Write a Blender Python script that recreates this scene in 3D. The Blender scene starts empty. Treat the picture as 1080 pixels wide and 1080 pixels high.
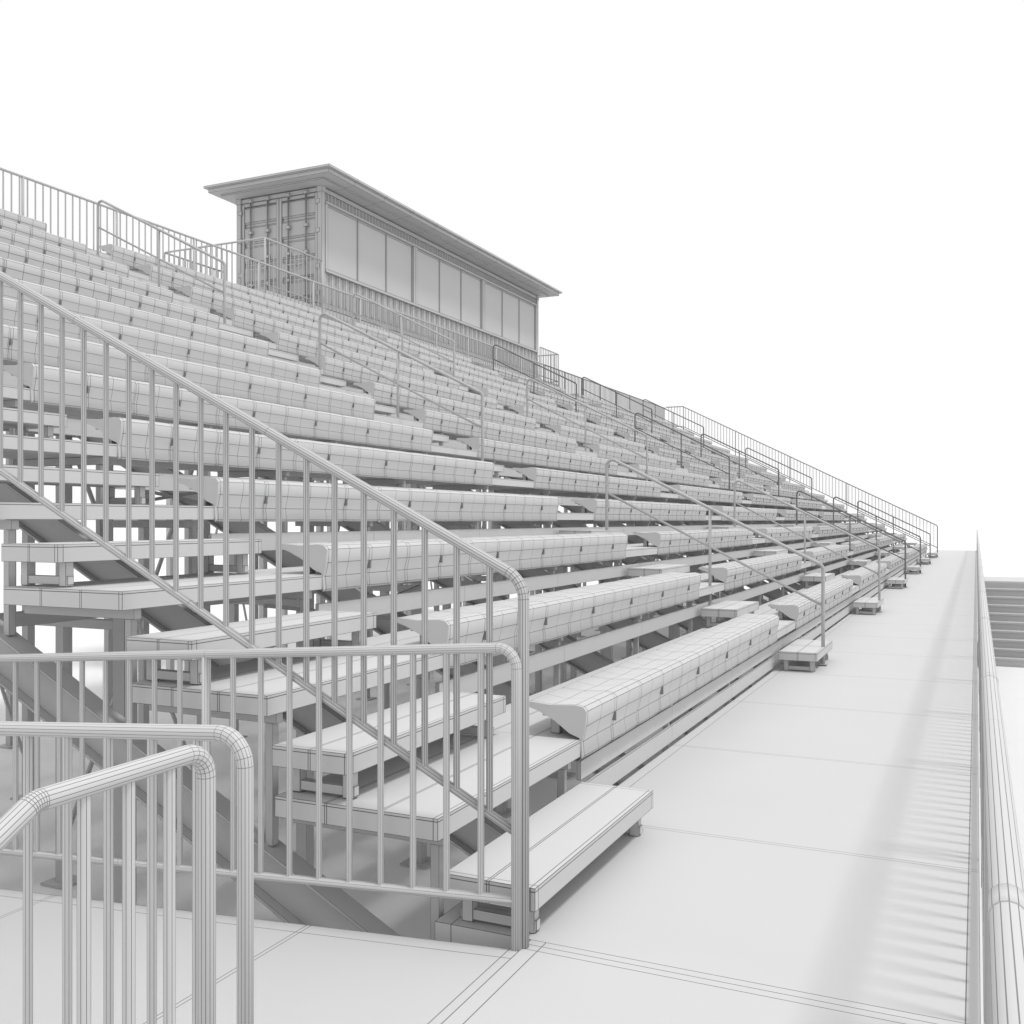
import bpy, bmesh, math
from mathutils import Vector, Matrix

scene = bpy.context.scene
COL = scene.collection

# ------------------------------------------------------------------ materials
def clay(name, base=0.53, th=0.003, line=0.10, rough=0.62):
    m = bpy.data.materials.new(name); m.use_nodes = True
    nt = m.node_tree; N = nt.nodes; L = nt.links
    b = N['Principled BSDF']
    b.inputs['Roughness'].default_value = rough
    b.inputs['Specular IOR Level'].default_value = 0.25
    tc = N.new('ShaderNodeTexCoord')
    nz = N.new('ShaderNodeTexNoise'); nz.inputs['Scale'].default_value = 1.3
    nz.inputs['Detail'].default_value = 3
    L.new(tc.outputs['Object'], nz.inputs['Vector'])
    mr = N.new('ShaderNodeMapRange')
    mr.inputs['To Min'].default_value = base*0.975
    mr.inputs['To Max'].default_value = base*1.025
    L.new(nz.outputs['Fac'], mr.inputs['Value'])
    if th > 0:
        outs = []
        for u in ('wa', 'wb'):
            uv = N.new('ShaderNodeUVMap'); uv.uv_map = u
            s = N.new('ShaderNodeSeparateXYZ'); L.new(uv.outputs['UV'], s.inputs[0])
            outs += [s.outputs[0], s.outputs[1]]
        def mn(a, c):
            q = N.new('ShaderNodeMath'); q.operation = 'MINIMUM'
            L.new(a, q.inputs[0]); L.new(c, q.inputs[1]); return q.outputs[0]
        d = mn(mn(outs[0], outs[1]), mn(outs[2], outs[3]))
        lt = N.new('ShaderNodeMath'); lt.operation = 'LESS_THAN'
        L.new(d, lt.inputs[0]); lt.inputs[1].default_value = th*0.5
        mx = N.new('ShaderNodeMix'); mx.data_type = 'FLOAT'
        L.new(lt.outputs[0], mx.inputs['Factor'])
        L.new(mr.outputs[0], mx.inputs[2]); mx.inputs[3].default_value = line
        val = mx.outputs[0]
    else:
        val = mr.outputs[0]
    cb = N.new('ShaderNodeCombineColor')
    for i in range(3): L.new(val, cb.inputs[i])
    L.new(cb.outputs[0], b.inputs['Base Color'])
    return m

M_NEAR = clay('clay_rail_near', 0.53, 0.0015, 0.20)
M_RAIL = clay('clay_rail', 0.48, 0.0026, 0.18)
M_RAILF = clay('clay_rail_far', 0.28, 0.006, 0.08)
M_STEP = clay('clay_step', 0.54, 0.0040, 0.14)
M_SEAT = [clay('clay_seat_a', 0.52, 0.0038, 0.16), clay('clay_seat_b', 0.51, 0.0065, 0.16), clay('clay_seat_c', 0.50, 0.012, 0.15)]
M_DECK = clay('clay_deck', 0.53, 0.0040, 0.16)
M_FRAME = clay('clay_frame', 0.44, 0.003, 0.2)
M_BOX = clay('clay_press_box', 0.47, 0.012, 0.15)
M_DARK = clay('clay_dark', 0.22, 0)
M_GROUND = clay('white_ground', 0.72, 0)

# ------------------------------------------------------------------ mesh builder
class MB:
    def __init__(s):
        s.v = []; s.f = []; s.uv = []; s.sm = []
    def quad(s, a, b, c, d, smooth=False, lined=True):
        i = len(s.v); s.v += [tuple(a), tuple(b), tuple(c), tuple(d)]
        s._face([i, i+1, i+2, i+3], smooth, lined)
    def _face(s, ids, smooth=False, lined=True):
        s.f.append(ids); s.sm.append(smooth)
        if lined and len(ids) == 4:
            P = [Vector(s.v[k]) for k in ids]
            w = ((P[1]-P[0]).length + (P[2]-P[3]).length)/2
            h = ((P[2]-P[1]).length + (P[3]-P[0]).length)/2
            s.uv.append([((0,0),(w,h)), ((w,0),(0,h)), ((w,h),(0,0)), ((0,h),(w,0))])
        else:
            s.uv.append([((9,9),(9,9))]*len(ids))
    def grid(s, O, U, V, us, vs, lined=True):
        O = Vector(O); U = Vector(U); V = Vector(V)
        base = len(s.v)
        for v in vs:
            for u in us: s.v.append(tuple(O+U*u+V*v))
        n = len(us)
        for j in range(len(vs)-1):
            for i in range(n-1):
                a = base+j*n+i
                s._face([a, a+1, a+n+1, a+n], False, lined)
    def box(s, x0, x1, y0, y1, z0, z1, xs=None, ys=None, zs=None):
        xs = xs or [x0, x1]; ys = ys or [y0, y1]; zs = zs or [z0, z1]
        X=(1,0,0); Y=(0,1,0); Z=(0,0,1)
        s.grid((0,0,z1), X, Y, xs, ys)
        s.grid((0,0,z0), Y, X, ys, xs)
        s.grid((x1,0,0), Y, Z, ys, zs)
        s.grid((x0,0,0), Z, Y, zs, ys)
        s.grid((0,y0,0), X, Z, xs, zs)
        s.grid((0,y1,0), Z, X, zs, xs)
    def beam(s, p0, p1, w, h, up=(0,0,1)):
        p0 = Vector(p0); p1 = Vector(p1); d = (p1-p0).normalized()
        up = Vector(up)
        if abs(d.dot(up)) > 0.98: up = Vector((1,0,0))
        r = d.cross(up).normalized()*w/2; u = r.cross(d).normalized()*h/2
        a = [p0-r-u, p0+r-u, p0+r+u, p0-r+u]; b = [q+(p1-p0) for q in a]
        i = len(s.v); s.v += [tuple(q) for q in a+b]
        for k in range(4):
            s._face([i+k, i+(k+1)%4, i+4+(k+1)%4, i+4+k])
        s._face([i+3, i+2, i+1, i]); s._face([i+4, i+5, i+6, i+7])
    def tube(s, pts, r, n=8, caps=True, smooth=True):
        pts = [Vector(p) for p in pts]
        T = []
        for k in range(len(pts)):
            a = pts[max(0,k-1)]; b = pts[min(len(pts)-1,k+1)]
            if 0 < k < len(pts)-1:
                t = (pts[k]-a).normalized()+(b-pts[k]).normalized()
            else: t = b-a
            T.append(t.normalized())
        up = Vector((0,0,1)) if abs(T[0].z) < 0.9 else Vector((1,0,0))
        side = T[0].cross(up).normalized()
        base = len(s.v)
        for k, p in enumerate(pts):
            side = (side - T[k]*side.dot(T[k])).normalized()
            oth = T[k].cross(side)
            for j in range(n):
                a = 2*math.pi*(j+0.5)/n
                s.v.append(tuple(p+side*math.cos(a)*r+oth*math.sin(a)*r))
        for k in range(len(pts)-1):
            for j in range(n):
                a = base+k*n
                s._face([a+j, a+(j+1)%n, a+n+(j+1)%n, a+n+j], smooth)
        if caps:
            s._face([base+j for j in reversed(range(n))], False, False)
            e = base+(len(pts)-1)*n
            s._face([e+j for j in range(n)], False, False)
    def poly(s, pts):
        i = len(s.v); s.v += [tuple(p) for p in pts]
        s._face(list(range(i, i+len(pts))), False, False)
    def mesh(s, name, mat):
        me = bpy.data.meshes.new(name); me.from_pydata(s.v, [], s.f)
        a = me.uv_layers.new(name='wa'); b = me.uv_layers.new(name='wb')
        fa = []; fb = []
        for u in s.uv:
            for p, q in u: fa += p; fb += q
        a.data.foreach_set('uv', fa); b.data.foreach_set('uv', fb)
        me.polygons.foreach_set('use_smooth', s.sm)
        me.materials.append(mat); me.update()
        return me
    def obj(s, name, mat, parent=None):
        o = bpy.data.objects.new(name, s.mesh(name, mat)); COL.objects.link(o)
        if parent: o.parent = parent
        return o

def empty(name):
    e = bpy.data.objects.new(name, None); COL.objects.link(e); e.empty_display_size = 0.3
    return e

def fillet(pts, r, n=5):
    pts = [Vector(p) for p in pts]; out = [pts[0]]
    for k in range(1, len(pts)-1):
        a = (pts[k-1]-pts[k]); b = (pts[k+1]-pts[k])
        ang = a.angle(b)
        t = min(r/math.tan(ang/2), a.length*0.45, b.length*0.45)
        if ang > 3.0: out.append(pts[k]); continue
        A = pts[k]+a.normalized()*t; B = pts[k]+b.normalized()*t
        rr = t*math.tan(ang/2)
        C = pts[k]+(a.normalized()+b.normalized()).normalized()*(rr/math.sin(ang/2))
        va = A-C; vb = B-C; th = va.angle(vb)
        for j in range(n+1):
            f = j/n
            out.append(C+(va*math.sin((1-f)*th)+vb*math.sin(f*th))/math.sin(th))
    out.append(pts[-1]); return out

def split(pts, step):
    out = [Vector(pts[0])]
    for a, b in zip(pts[:-1], pts[1:]):
        a = Vector(a); b = Vector(b); L = (b-a).length; n = max(1, int(round(L/step)))
        for k in range(1, n+1): out.append(a+(b-a)*k/n)
    return out

def pickets(mb, A, B, drop, sp=0.14, r=0.011, n=6, skip_ends=True):
    A = Vector(A); B = Vector(B); hl = Vector((B.x-A.x, B.y-A.y, 0)).length
    k = max(1, int(round(hl/sp)))
    for i in range(1 if skip_ends else 0, k if skip_ends else k+1):
        p = A+(B-A)*i/k
        mb.tube([p-Vector((0,0,drop)), p-Vector((0,0,0.01))], r, n, caps=False)
    dz = Vector((0,0,drop))
    mb.tube(split([A-dz, B-dz], 1.8), r*1.35, 8)

# ------------------------------------------------------------------ layout constants (metres)
RUN, RISE, NR = 0.80, 0.405, 14
SEC0, SECL, AIS = 4.80, 5.50, 1.22
PER = SECL+AIS; NS = 6
YE0 = 3.30; YE1 = SEC0+PER*(NS-1)+SECL+1.3
ZG = -1.8
SL = RISE/RUN
def nose(x): return 0.2+SL*(-x-1.44)

# ------------------------------------------------------------------ ground
g = MB(); g.quad((-900,-900,ZG),(900,-900,ZG),(900,900,ZG),(-900,900,ZG), lined=False)
g.obj('ground', M_GROUND)

# ------------------------------------------------------------------ walkway
d = MB()
DY1 = 56.0
ys = [3.33]
y = 4.80
while y < DY1-0.5:
    ys += [y-0.014, y+0.014]; y += 1.83
ys.append(DY1)
d.box(-1.87, 0.012, 3.33, DY1, -0.13, 0.0, xs=[-1.87, -1.80, -0.03, 0.012], ys=ys)
d.box(-1.47, 0.012, 1.15, 3.33, -0.13, 0.0, xs=[-1.47, -1.41, -0.03, 0.012], ys=[1.15, 1.2, 3.25, 3.29, 3.33])
for yy in [1.6, 2.6]+[3.4+1.83*i for i in range(29)]:
    for xx in (-1.35, -0.12):
        d.box(xx-0.05, xx+0.05, yy-0.05, yy+0.05, ZG, -0.132)
        d.box(xx-0.12, xx+0.12, yy-0.12, yy+0.12, ZG+0.003, ZG+0.02)
    d.box(-1.44, -0.03, yy-0.04, yy+0.04, -0.25, -0.134)
d.obj('walkway', M_DECK)

# ------------------------------------------------------------------ bleachers
BL = empty('bleachers')
prof = [(-2.150,.556),(-2.130,.578),(-2.000,.568),(-1.868,.577),(-1.826,.570),(-1.806,.548),
        (-1.812,.470),(-1.832,.390),(-1.826,.315),(-1.834,.303)]
def seat_mesh(name, mat):
    m = MB(); nseg = 12; w = SECL/nseg
    rings = []
    for sgm in range(nseg):
        y0 = sgm*w
        for f, ins in ((0.0,.008),(0.04,.0),(0.5,-.002),(0.96,.0),(1.0,.008)):
            rings.append((y0+f*w, ins))
    base = len(m.v); n = len(prof)
    cx, cz = -1.99, .44
    for q, (yy, ins) in enumerate(rings):
        mid = (q % 5) == 2
        for j, (x, z) in enumerate(prof):
            dv = Vector((x-cx, z-cz)); L = dv.length; dv = dv*(L-ins)/L
            zz = cz+dv.y
            if mid and j in (2,): zz -= .008      # dished seat
            if mid and j in (6, 7): dv.x -= .006
            m.v.append((cx+dv.x, yy, zz))
    for k in range(len(rings)-1):
        for j in range(n-1):
            a = base+k*n+j
            if rings[k+1][0]-rings[k][0] < 1e-6: continue
            m._face([a, a+n, a+n+1, a+1], j not in (3, 4), True)
    cap = prof + [(-1.845,.41),(-1.90,.43),(-1.985,.49),(-2.07,.53)]
    for yy, t in ((-0.006, -1), (SECL+0.006, 1)):
        m.poly([(x, yy, z) for x, z in (cap if t > 0 else cap[::-1])])
        m.poly([(x, yy-t*0.012, z) for x, z in cap])
        for j in range(len(cap)):
            a = cap[j]; b = cap[(j+1)%len(cap)]
            m.quad((a[0],yy,a[1]),(b[0],yy,b[1]),(b[0],yy-t*0.012,b[1]),(a[0],yy-t*0.012,a[1]), lined=False)
    for i in range(4):
        yy = 0.12+i*(SECL-0.24)/3
        m.beam((-2.02, yy, .402), (-2.02, yy, .545), .05, .05)
        m.beam((-1.87, yy, .50), (-2.13, yy, .54), .04, .03)
    m.box(-2.06, -1.98, 0.02, SECL-0.02, .505, .545)
    return m.mesh(name, mat)
sm = [seat_mesh('bench_seat_mesh_%s' % c, M_SEAT[i]) for i, c in enumerate('abc')]
slot = MB()
for i in range(1, 12, 2):
    y = i*SECL/12
    slot.box(-1.832, -1.806, y-0.005, y+0.005, .42, .47)
slotm = slot.mesh('seat_clip_mesh', M_DARK)
for k in range(NS):
    for r in range(NR):
        v = 0 if k == 0 else (1 if k < 3 else 2)
        if k == 0 and r > 8: v = 1
        for nm, me in (('bench_seat', sm[v]), ('seat_clips', slotm)):
            o = bpy.data.objects.new(nm, me); COL.objects.link(o); o.parent = BL
            o.location = (-RUN*r, SEC0+PER*k, RISE*r)

fb = MB()
ycut = [YE0]
for k in range(NS):
    a = SEC0+PER*k
    ycut += [a+SECL*i/3 for i in range(4)]
ycut.append(YE1)
for r in range(NR):
    xf = -1.84-RUN*r; zt = 0.40+RISE*r
    xb = xf-0.76
    fb.box(xb, xf, YE0, YE1, zt-0.085, zt, xs=[xb, xb+.245, xb+.255, xb+.50, xb+.51, xf-.02, xf], ys=ycut,
           zs=[zt-.085, zt-.012, zt])
    if r > 0:
        fb.box(xf-0.05, xf-0.028, SEC0-0.0, YE1-0.02, zt-0.29, zt-0.17, ys=[SEC0]+ycut[2:-1]+[YE1-0.02])
fb.box(-1.90, -1.878, 4.9, YE1-0.02, 0.02, 0.13, ys=[4.9]+ycut[2:-1]+[YE1-0.02])
fb.box(-1.90, -1.878, 4.9, YE1-0.02, 0.165, 0.265, ys=[4.9]+ycut[2:-1]+[YE1-0.02])
fb.obj('footboards', M_STEP, BL)

st = MB()
aisles = [(YE0, SEC0-0.05)] + [(SEC0+PER*k+SECL+0.03, SEC0+PER*(k+1)-0.03) for k in range(NS-1)] + [(SEC0+PER*(NS-1)+SECL+0.03, YE1)]
for (a, b) in aisles:
    for j in range(NR):
        xf = -1.44-RUN*j; xb = xf-0.375; zt = 0.20+RISE*j
        st.box(xb, xf, a, b, zt-0.085, zt, xs=[xb, xb+.18, xb+.19, xf-.02, xf], ys=[a, a+.03, b-.03, b], zs=[zt-.085, zt-.014, zt])
        zb = 0.0 if j == 0 else zt-0.2025
        for yy in (a+0.10, b-0.10):
            for xx in (xf-0.06, xb+0.06):
                st.beam((xx, yy, zb+0.002), (xx, yy, zt-0.086), .045, .045)
            st.beam((xf-0.03, yy, zb+0.03), (xb+0.03, yy, zb+0.03), .035, .04)
st.obj('aisle_steps', M_STEP, BL)

def raker(x): return -SL*x-1.22
frame = MB()
p0 = Vector((-1.95, 0, raker(-1.95))); p1 = Vector((-13.05, 0, raker(-13.05)))
dv = (p1-p0).normalized(); nrm = Vector((dv.z, 0, -dv.x)); 
if nrm.z > 0: nrm = -nrm
frame.beam(p0+nrm*0.008, p1+nrm*0.008, .11, .014)
frame.beam(p0+nrm*0.205, p1+nrm*0.205, .11, .014)
frame.beam(p0+nrm*0.1065, p1+nrm*0.1065, .012, .181)
for r in range(NR):
    xf = -1.84-RUN*r; zb = 0.315+RISE*r
    frame.box(xf-0.74, xf-0.03, -0.022, 0.022, zb-0.05, zb-0.002)
    xx = xf-0.07
    frame.beam((xx, 0, raker(xx)), (xx, 0, zb-0.051), .038, .038)
cols = [-4.9, -7.6, -10.3, -12.9]
for c in cols:
    zt = raker(c)-0.225
    frame.box(c-.05, c+.05, -.05, .05, ZG, zt)
    frame.box(c-.14, c+.14, -.14, .14, ZG+.003, ZG+.022)
for a, b in zip(cols[:-1], cols[1:]):
    za = raker(a)-0.3
    frame.beam((a, 0, za-.1), (b, 0, za-.1), .06, .06)
fm = frame.mesh('support_frame_mesh', M_FRAME)
fy = [3.42, 4.72]
y = 6.6
while y < YE1-0.3: fy.append(y); y += 1.83
fy.append(YE1-0.1)
for y in fy:
    o = bpy.data.objects.new('support_frame', fm); COL.objects.link(o); o.parent = BL; o.location = (0, y, 0)
br = MB()
for i, (a, b) in enumerate(zip(fy[:-1], fy[1:])):
    for c in cols[1:]:
        zt = raker(c)-0.35
        if i % 4 == 2:
            br.beam((c-.07, a, ZG+.2), (c-.07, b, zt), .03, .03)
            br.beam((c+.07, a, zt), (c+.07, b, ZG+.2), .03, .03)
    for r in range(2, NR, 2):
        xf = -1.84-RUN*r-0.4
        if i % 3 == 1:
            br.beam((xf, a, raker(xf)+.03), (xf, b, 0.315+RISE*r-.1), .022, .022)
            br.beam((xf+.05, b, raker(xf)+.03), (xf+.05, a, 0.315+RISE*r-.1), .022, .022)
for c in cols:
    br.beam((c, fy[0], raker(c)-.29), (c, fy[-1], raker(c)-.29), .06, .08)
br.obj('cross_bracing', M_FRAME, BL)

# ------------------------------------------------------------------ railings
def side_rail(Y, mat, near):
    m = MB()
    z0 = 1.31
    xk = -12.3; zk = z0+SL*(-xk-1.47)
    top = fillet([(-1.47, Y, 0.0), (-1.47, Y, z0), (xk, Y, zk), (-13.1, Y, zk)], 0.11, 6)
    m.tube(split(top, 1.2), 0.0205, 12 if near else 8)
    pickets(m, (-1.47, Y, z0), (xk, Y, zk), 0.92, 0.135, 0.0125 if near else 0.012, 8 if near else 4)
    pickets(m, (xk, Y, zk), (-13.1, Y, zk), 0.92, 0.135, 0.012, 6 if near else 4)
    x = -1.47-3.6
    while x > -13.0:
        zt = min(z0+SL*(-x-1.47), zk)
        m.tube([(x, Y, zt-1.35), (x, Y, zt-.01)], 0.017, 8); x -= 2.4
    m.obj('guard_railing', mat)
    return zk
ZK = side_rail(3.265, M_RAIL, True)
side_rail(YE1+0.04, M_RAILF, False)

XB = -13.12; ZT = 6.74
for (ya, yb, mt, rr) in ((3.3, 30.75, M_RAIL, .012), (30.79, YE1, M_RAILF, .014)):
    m = MB()
    m.tube(split([(XB, ya, ZT), (XB, yb, ZT)], 1.83), 0.0205, 8)
    pickets(m, (XB, ya, ZT), (XB, yb, ZT), 0.95, 0.14, rr, 6)
    y = ya+.02
    while y <= yb:
        m.tube([(XB, y, ZT-1.35), (XB, y, ZT-.01)], 0.022, 8); y += 1.83
    m.obj('guard_railing', mt)

m = MB(); XR = 0.034; ZR = 1.07
m.tube(split(fillet([(XR, -1.6, -0.35), (XR, 0.55, ZR), (XR, DY1, ZR), (XR, DY1, -0.1)], 0.1), 1.83), 0.0215, 14)
pickets(m, (XR, 0.55, ZR), (XR, DY1, ZR), 0.97, 0.14, 0.012, 6)
y = 1.3
while y < DY1:
    m.tube([(XR, y, -0.12), (XR, y, ZR-.01)], 0.016, 8)
    m.tube([(XR, y-.03, ZR), (XR, y+.03, ZR)], 0.0228, 14); y += 1.83
m.obj('guard_railing', M_NEAR)

# ------------------------------------------------------------------ access ramp with its two railings
RS = 0.073
RP = empty('access_ramp')
m = MB()
X0 = -1.471; X1 = -11.0
def rz(x): return RS*(x-X0)-0.001
xs = [X0, X0-.04]; x = X0-.9
while x > X1: xs += [x, x-.02]; x -= 1.4
xs.append(X1)
for a, b in zip(xs[:-1], xs[1:]):
    for ya, yb in ((1.80, 1.86), (1.86, 3.16), (3.16, 3.235)):
        m.quad((a, ya, rz(a)), (b, ya, rz(b)), (b, yb, rz(b)), (a, yb, rz(a)))
    m.quad((a, 1.80, rz(a)-.1), (b, 1.80, rz(b)-.1), (b, 1.80, rz(b)), (a, 1.80, rz(a)))
    m.quad((a, 3.235, rz(a)-.1), (b, 3.235, rz(b)-.1), (b, 3.235, rz(b)), (a, 3.235, rz(a)))
    m.quad((a, 1.80, rz(a)-.1), (b, 1.80, rz(b)-.1), (b, 3.235, rz(b)-.1), (a, 3.235, rz(a)-.1))
for i in range(6):
    x = -1.8-i*1.7
    for yy in (1.9, 3.1):
        m.box(x-.04, x+.04, yy-.04, yy+.04, ZG, rz(x)-.11)
m.obj('ramp_deck', M_DECK, RP)
for Y, xe, zt in ((3.238, -1.485, 1.073), (1.82, -1.518, 1.037)):
    m = MB()
    A = Vector((xe, Y, zt)); B = Vector((X1, Y, zt+RS*(X1-xe)))
    m.tube(split(fillet([(xe, Y, -0.10), A, B, (X1, Y, B.z-1.2)], 0.07, 6), 1.3), 0.0195, 14)
    pickets(m, A, B, 0.90, 0.142, 0.0125, 8)
    for i in range(1, 7):
        x = xe-1.42*i
        m.tube([(x, Y, rz(x)-.1), (x, Y, zt-.01+RS*(x-xe))], 0.019, 10)
    m.obj('ramp_railing', M_NEAR, RP)

# ------------------------------------------------------------------ stairs
def stairs(name, x0, x1, ytop, n, run, mat, risers=False):
    E = empty(name); m = MB(); rise = -ZG/n
    for i in range(1, n+(1 if risers else 0)):
        z = -rise*i; yb = ytop-run*(i-1)
        if i < n:
            m.box(x0, x1, yb-run-0.02, yb-.003, z-.045, z, xs=[x0, x0+.03, x1-.03, x1], ys=[yb-run-.02, yb-run+.01, yb-.003])
        if risers:
            m.box(x0+.01, x1-.01, yb-.002, yb+.012, max(z+.002, ZG), z+rise-.047)
    for xx in (x0-.03, x1+.03):
        m.beam((xx, ytop+.02, -.16), (xx, ytop-run*n, ZG+.06), .05, .26)
    m.obj('treads', mat, E); return E
S1 = stairs('staircase', -1.38, -0.05, 1.145, 10, 0.3, M_STEP)
m = MB(); X = -1.422
run = 3.0; sl = 1.74/run
YB = 1.175; YT = 1.585
path = [(X, YT, -0.12), (X, YT, 1.06), (X, YB, 1.057), (X, YB-run, 1.06-sl*run), (X, YB-run, ZG)]
m.tube(split(fillet(path, 0.055, 6), 1.0), 0.0195, 14)
pickets(m, (X, YT, 1.06), (X, YB, 1.057), 0.93, 0.105, 0.0125, 8)
pickets(m, (X, YB, 1.057), (X, YB-run, 1.06-sl*run), 0.93, 0.12, 0.0125, 8)
m.obj('stair_railing', M_NEAR, S1)

S2 = stairs('staircase', 0.12, 3.4, 28.0, 10, 0.29, M_FRAME, True)
m = MB()
m.box(0.05, 3.45, 28.0, 30.2, -0.13, -0.004, xs=[0.05, .12, 1.7, 3.38, 3.45], ys=[28.0, 28.05, 29.1, 30.15, 30.2])
for xx in (0.2, 3.3):
    for yy in (28.15, 30.0): m.box(xx-.05, xx+.05, yy-.05, yy+.05, ZG, -.132)
m.obj('landing', M_STEP, S2)

# ------------------------------------------------------------------ aisle handrails
for ai in range(1, NS+0):
    a, b = aisles[ai]; yc = (a+b)/2
    m = MB(); k = 0
    while True:
        xa = -1.44-4.0*k-0.02; xb = xa-2.40
        if xb < -12.9: break
        za = nose(xa)+0.84; zb = nose(xb)+0.84
        m.tube(split(fillet([(xa, yc, nose(xa)-.19), (xa, yc, za), (xb, yc, zb), (xb, yc, nose(xb)-.19)], 0.07, 5), 0.6), 0.019, 10)
        xm = (xa+xb)/2
        m.tube([(xm, yc, nose(xm)-.19), (xm, yc, nose(xm)+.83)], 0.017, 8)
        m.tube([(xa, yc, za-.42), (xb, yc, zb-.42)], 0.014, 8)
        for xx in (xa, xm, xb):
            m.box(xx-.04, xx+.04, yc-.04, yc+.04, nose(xx)-.2, nose(xx)-.19)
        k += 1
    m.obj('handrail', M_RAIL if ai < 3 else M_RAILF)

# ------------------------------------------------------------------ press box
PB = empty('press_box')
bx0, bx1, by0, by1, bz0, bz1 = -15.64, -13.24, 18.45, 30.62, 6.27, 9.00
WZ0, WZ1 = 7.10, 8.64
m = MB()
for x in (bx0, bx1-.12):
    for y in (by0, by1-.12):
        m.box(x, x+.12, y, y+.12, bz0, bz1)
        for z in (bz0, bz1-.12): m.box(x-.012, x+.132, y-.012, y+.172-.03, z-.006, z+.126)
for x in (bx0+.02, bx1-.10):
    m.box(x, x+.08, by0+.13, by1-.13, bz0+.01, bz0+.14)
    m.box(x, x+.08, by0+.13, by1-.13, bz1-.11, bz1-.01)
for y in (by0+.02, by1-.10):
    m.box(bx0+.13, bx1-.13, y, y+.08, bz0+.01, bz0+.14)
    m.box(bx0+.13, bx1-.13, y, y+.08, bz1-.11, bz1-.01)
m.quad((bx0, by0, bz1-.02), (bx1, by0, bz1-.02), (bx1, by1, bz1-.02), (bx0, by1, bz1-.02))
m.quad((bx0, by0, bz0+.02), (bx1, by0, bz0+.02), (bx1, by1, bz0+.02), (bx0, by1, bz0+.02))
m.obj('container_frame', M_BOX, PB)
def corr_y(m, x, dx, y0, y1, z0, z1, pitch=0.28):
    n = int(round((y1-y0)/pitch)); p = (y1-y0)/n; pts = []
    for i in range(n):
        a = y0+i*p
        pts += [(x, a), (x, a+p*.3), (x+dx, a+p*.45), (x+dx, a+p*.85)]
    pts.append((x, y1))
    for a, b in zip(pts[:-1], pts[1:]):
        m.quad((a[0], a[1], z0), (b[0], b[1], z0), (b[0], b[1], z1), (a[0], a[1], z1))
m = MB()
corr_y(m, bx1-.02, -.045, by0+.12, by1-.12, bz0+.14, WZ0)
corr_y(m, bx1-.03, -.03, by0+.12, by1-.12, WZ1+.06, bz1-.11, 0.14)
corr_y(m, bx0+.06, -.04, by0+.12, by1-.12, bz0+.14, bz1-.11)
n = 8
for i in range(n):
    a = bx0+.12+i*(bx1-bx0-.24)/n; w = (bx1-bx0-.24)/n
    m.quad((a, by1-.03, bz0+.14), (a+w*.5, by1-.03, bz0+.14), (a+w*.5, by1-.03, bz1-.11), (a, by1-.03, bz1-.11))
    m.quad((a+w*.5, by1-.06, bz0+.14), (a+w, by1-.06, bz0+.14), (a+w, by1-.06, bz1-.11), (a+w*.5, by1-.06, bz1-.11))
m.obj('corrugated_walls', M_BOX, PB)
m = MB(); gp = MB()
gy = (by1-by0-.24)/3
m.box(bx1-.07, bx1+.03, by0+.12, by1-.12, WZ0, WZ0+.06)
m.box(bx1-.07, bx1+.02, by0+.12, by1-.12, WZ1, WZ1+.06)
for g_ in range(3):
    ya = by0+.12+g_*gy; yb = ya+gy
    m.box(bx1-.07, bx1+.012, ya, ya+.10, WZ0+.061, WZ1-.001)
    m.box(bx1-.07, bx1+.012, yb-.10, yb-.003, WZ0+.061, WZ1-.001)
    pw = (gy-.2)/3
    for i in range(3):
        y0 = ya+.10+i*pw
        if i: m.box(bx1-.06, bx1-.02, y0-.015, y0+.015, WZ0+.061, WZ1-.001)
        f0 = y0+.02; f1 = y0+pw-.02
        m.box(bx1-.05, bx1-.03, f0, f1, WZ0+.061, WZ0+.10); m.box(bx1-.05, bx1-.03, f0, f1, WZ1-.04, WZ1-.001)
        gp.quad((bx1-.045, f0, WZ0+.08), (bx1-.045, f1, WZ0+.08), (bx1-.045, f1, WZ1-.02), (bx1-.045, f0, WZ1-.02))
m.obj('window_frames', M_BOX, PB)
gp.obj('window_panes', clay('clay_pane', 0.50, 0.012, 0.2, 0.6), PB)
m = MB()
wd = (bx1-bx0-.26)/2
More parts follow.
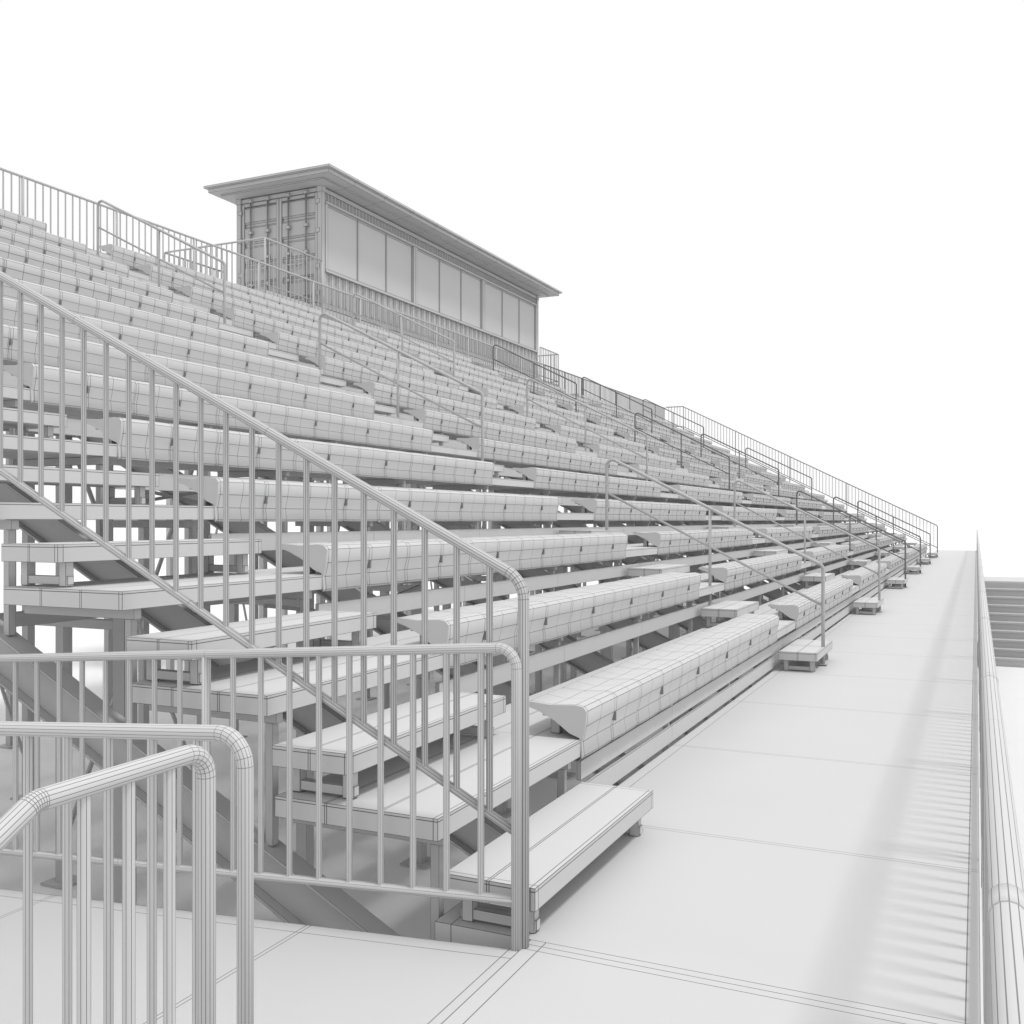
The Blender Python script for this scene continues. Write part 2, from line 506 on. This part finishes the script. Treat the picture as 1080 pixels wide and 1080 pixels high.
for s in range(2):
    x0 = bx0+.13+s*wd; x1 = x0+wd-.01
    yf = by0+.05
    m.box(x0, x0+.07, yf-.02, yf+.02, bz0+.15, bz1-.12); m.box(x1-.07, x1, yf-.02, yf+.02, bz0+.15, bz1-.12)
    m.box(x0+.07, x1-.07, yf-.02, yf+.02, bz0+.15, bz0+.23); m.box(x0+.07, x1-.07, yf-.02, yf+.02, bz1-.2, bz1-.12)
    zz = [bz0+.23+(bz1-.43-bz0)*i/5 for i in range(6)]
    for i in range(5):
        a, b = zz[i], zz[i+1]
        m.quad((x0+.07, yf+.03, a), (x1-.07, yf+.03, a), (x1-.07, yf+.03, a+.06), (x0+.07, yf+.03, a+.06))
        m.quad((x0+.07, yf+.03, a+.06), (x1-.07, yf+.03, a+.06), (x1-.07, yf-.005, a+.1), (x0+.07, yf-.005, a+.1))
        m.quad((x0+.07, yf-.005, a+.1), (x1-.07, yf-.005, a+.1), (x1-.07, yf-.005, b-.04), (x0+.07, yf-.005, b-.04))
        m.quad((x0+.07, yf-.005, b-.04), (x1-.07, yf-.005, b-.04), (x1-.07, yf+.03, b), (x0+.07, yf+.03, b))
    for fx in (.27, .73):
        xx = x0+(x1-x0)*fx
        m.tube(split([(xx, yf-.06, bz0+.10), (xx, yf-.06, bz1-.06)], .6), .02, 8)
        for z in (bz0+.12, bz0+.7, bz0+1.3, bz0+1.9, bz1-.1):
            m.box(xx-.05, xx+.05, yf-.09, yf-.021, z-.035, z+.035)
        m.beam((xx, yf-.09, bz0+1.05), (xx+(.24 if fx < .5 else -.24), yf-.09, bz0+1.02), .015, .04)
    for z in (bz0+.35, bz0+.95, bz0+1.75, bz0+2.4):
        xe = x0-.03 if s == 0 else x1+.03
        m.box(xe-.05, xe+.05, yf-.06, yf-.022, z-.05, z+.05)
m.obj('container_doors', M_BOX, PB)
m = MB()
ys_ = [17.8]+[18.9+1.22*i for i in range(10)]+[31.1]
m.box(-16.05, -12.58, 17.8, 31.1, 9.13, 9.18, ys=ys_)
m.box(-15.98, -12.66, 17.88, 31.02, 9.04, 9.129, ys=[17.88]+ys_[1:-1]+[31.02])
m.box(-15.8, -12.95, 18.1, 30.85, 9.003, 9.039, ys=[18.1]+ys_[1:-1]+[30.85])
m.obj('roof', M_BOX, PB)
m = MB()
PY0, PY1, PX0, PX1 = 16.4, 32.3, -15.9, -13.2
m.box(PX0, PX1, PY0, PY1, 6.13, 6.255, ys=[PY0+(PY1-PY0)*i/10 for i in range(11)])
for y in [PY0+.1+i*(PY1-PY0-.2)/8 for i in range(9)]:
    for x in (PX0+.1, PX1-.1): m.box(x-.06, x+.06, y-.06, y+.06, ZG, 6.128)
m.obj('platform', M_STEP, PB)
m = MB()
for ya, yb in ((PY0, by0-.05), (by1+.05, PY1)):
    ye = PY0+.03 if ya == PY0 else PY1-.03
    yo = yb if ya == PY0 else ya
    zt = 7.31
    m.tube(split(fillet([(PX1, yo, zt), (PX1, ye, zt), (PX0, ye, zt), (PX0, yo, zt)], .05), 1.5), .02, 8)
    pickets(m, (PX1, yo, zt), (PX1, ye, zt), .95, .14, .012, 6)
    pickets(m, (PX1, ye, zt), (PX0, ye, zt), .95, .14, .012, 6)
    pickets(m, (PX0, ye, zt), (PX0, yo, zt), .95, .14, .012, 6)
    for x, y in ((PX1, yo), (PX1, ye), (PX0, ye), (PX0, yo)):
        m.tube([(x, y, 6.15), (x, y, zt)], .02, 8)
m.obj('platform_railing', M_RAIL, PB)

# ------------------------------------------------------------------ light
w = bpy.data.worlds.new('World'); scene.world = w; w.use_nodes = True
bg = w.node_tree.nodes['Background']
bg.inputs[0].default_value = (1, 1, 1, 1); bg.inputs[1].default_value = 1.0
sd = bpy.data.lights.new('sun', 'SUN'); sd.energy = 1.85; sd.angle = math.radians(8.5); sd.color = (1, 1, 1)
so = bpy.data.objects.new('sun', sd); COL.objects.link(so)
el = math.radians(67); az = math.radians(-4)
to_sun = Vector((math.cos(el)*math.cos(az), math.cos(el)*math.sin(az), math.sin(el)))
so.rotation_euler = to_sun.to_track_quat('Z', 'Y').to_euler(); so.location = (10, 0, 20)
scene.view_settings.view_transform = 'Standard'; scene.view_settings.look = 'None'; scene.view_settings.exposure = 0

# ------------------------------------------------------------------ camera
cd = bpy.data.cameras.new('camera'); co = bpy.data.objects.new('camera', cd); COL.objects.link(co)
cd.sensor_width = 36; cd.lens = 1055/1080*36; cd.shift_y = 9/1080; cd.clip_end = 3000; cd.clip_start = 0.05
co.location = (0, 0, 1.525); co.rotation_euler = (math.radians(90), 0, math.radians(24.9))
scene.camera = co
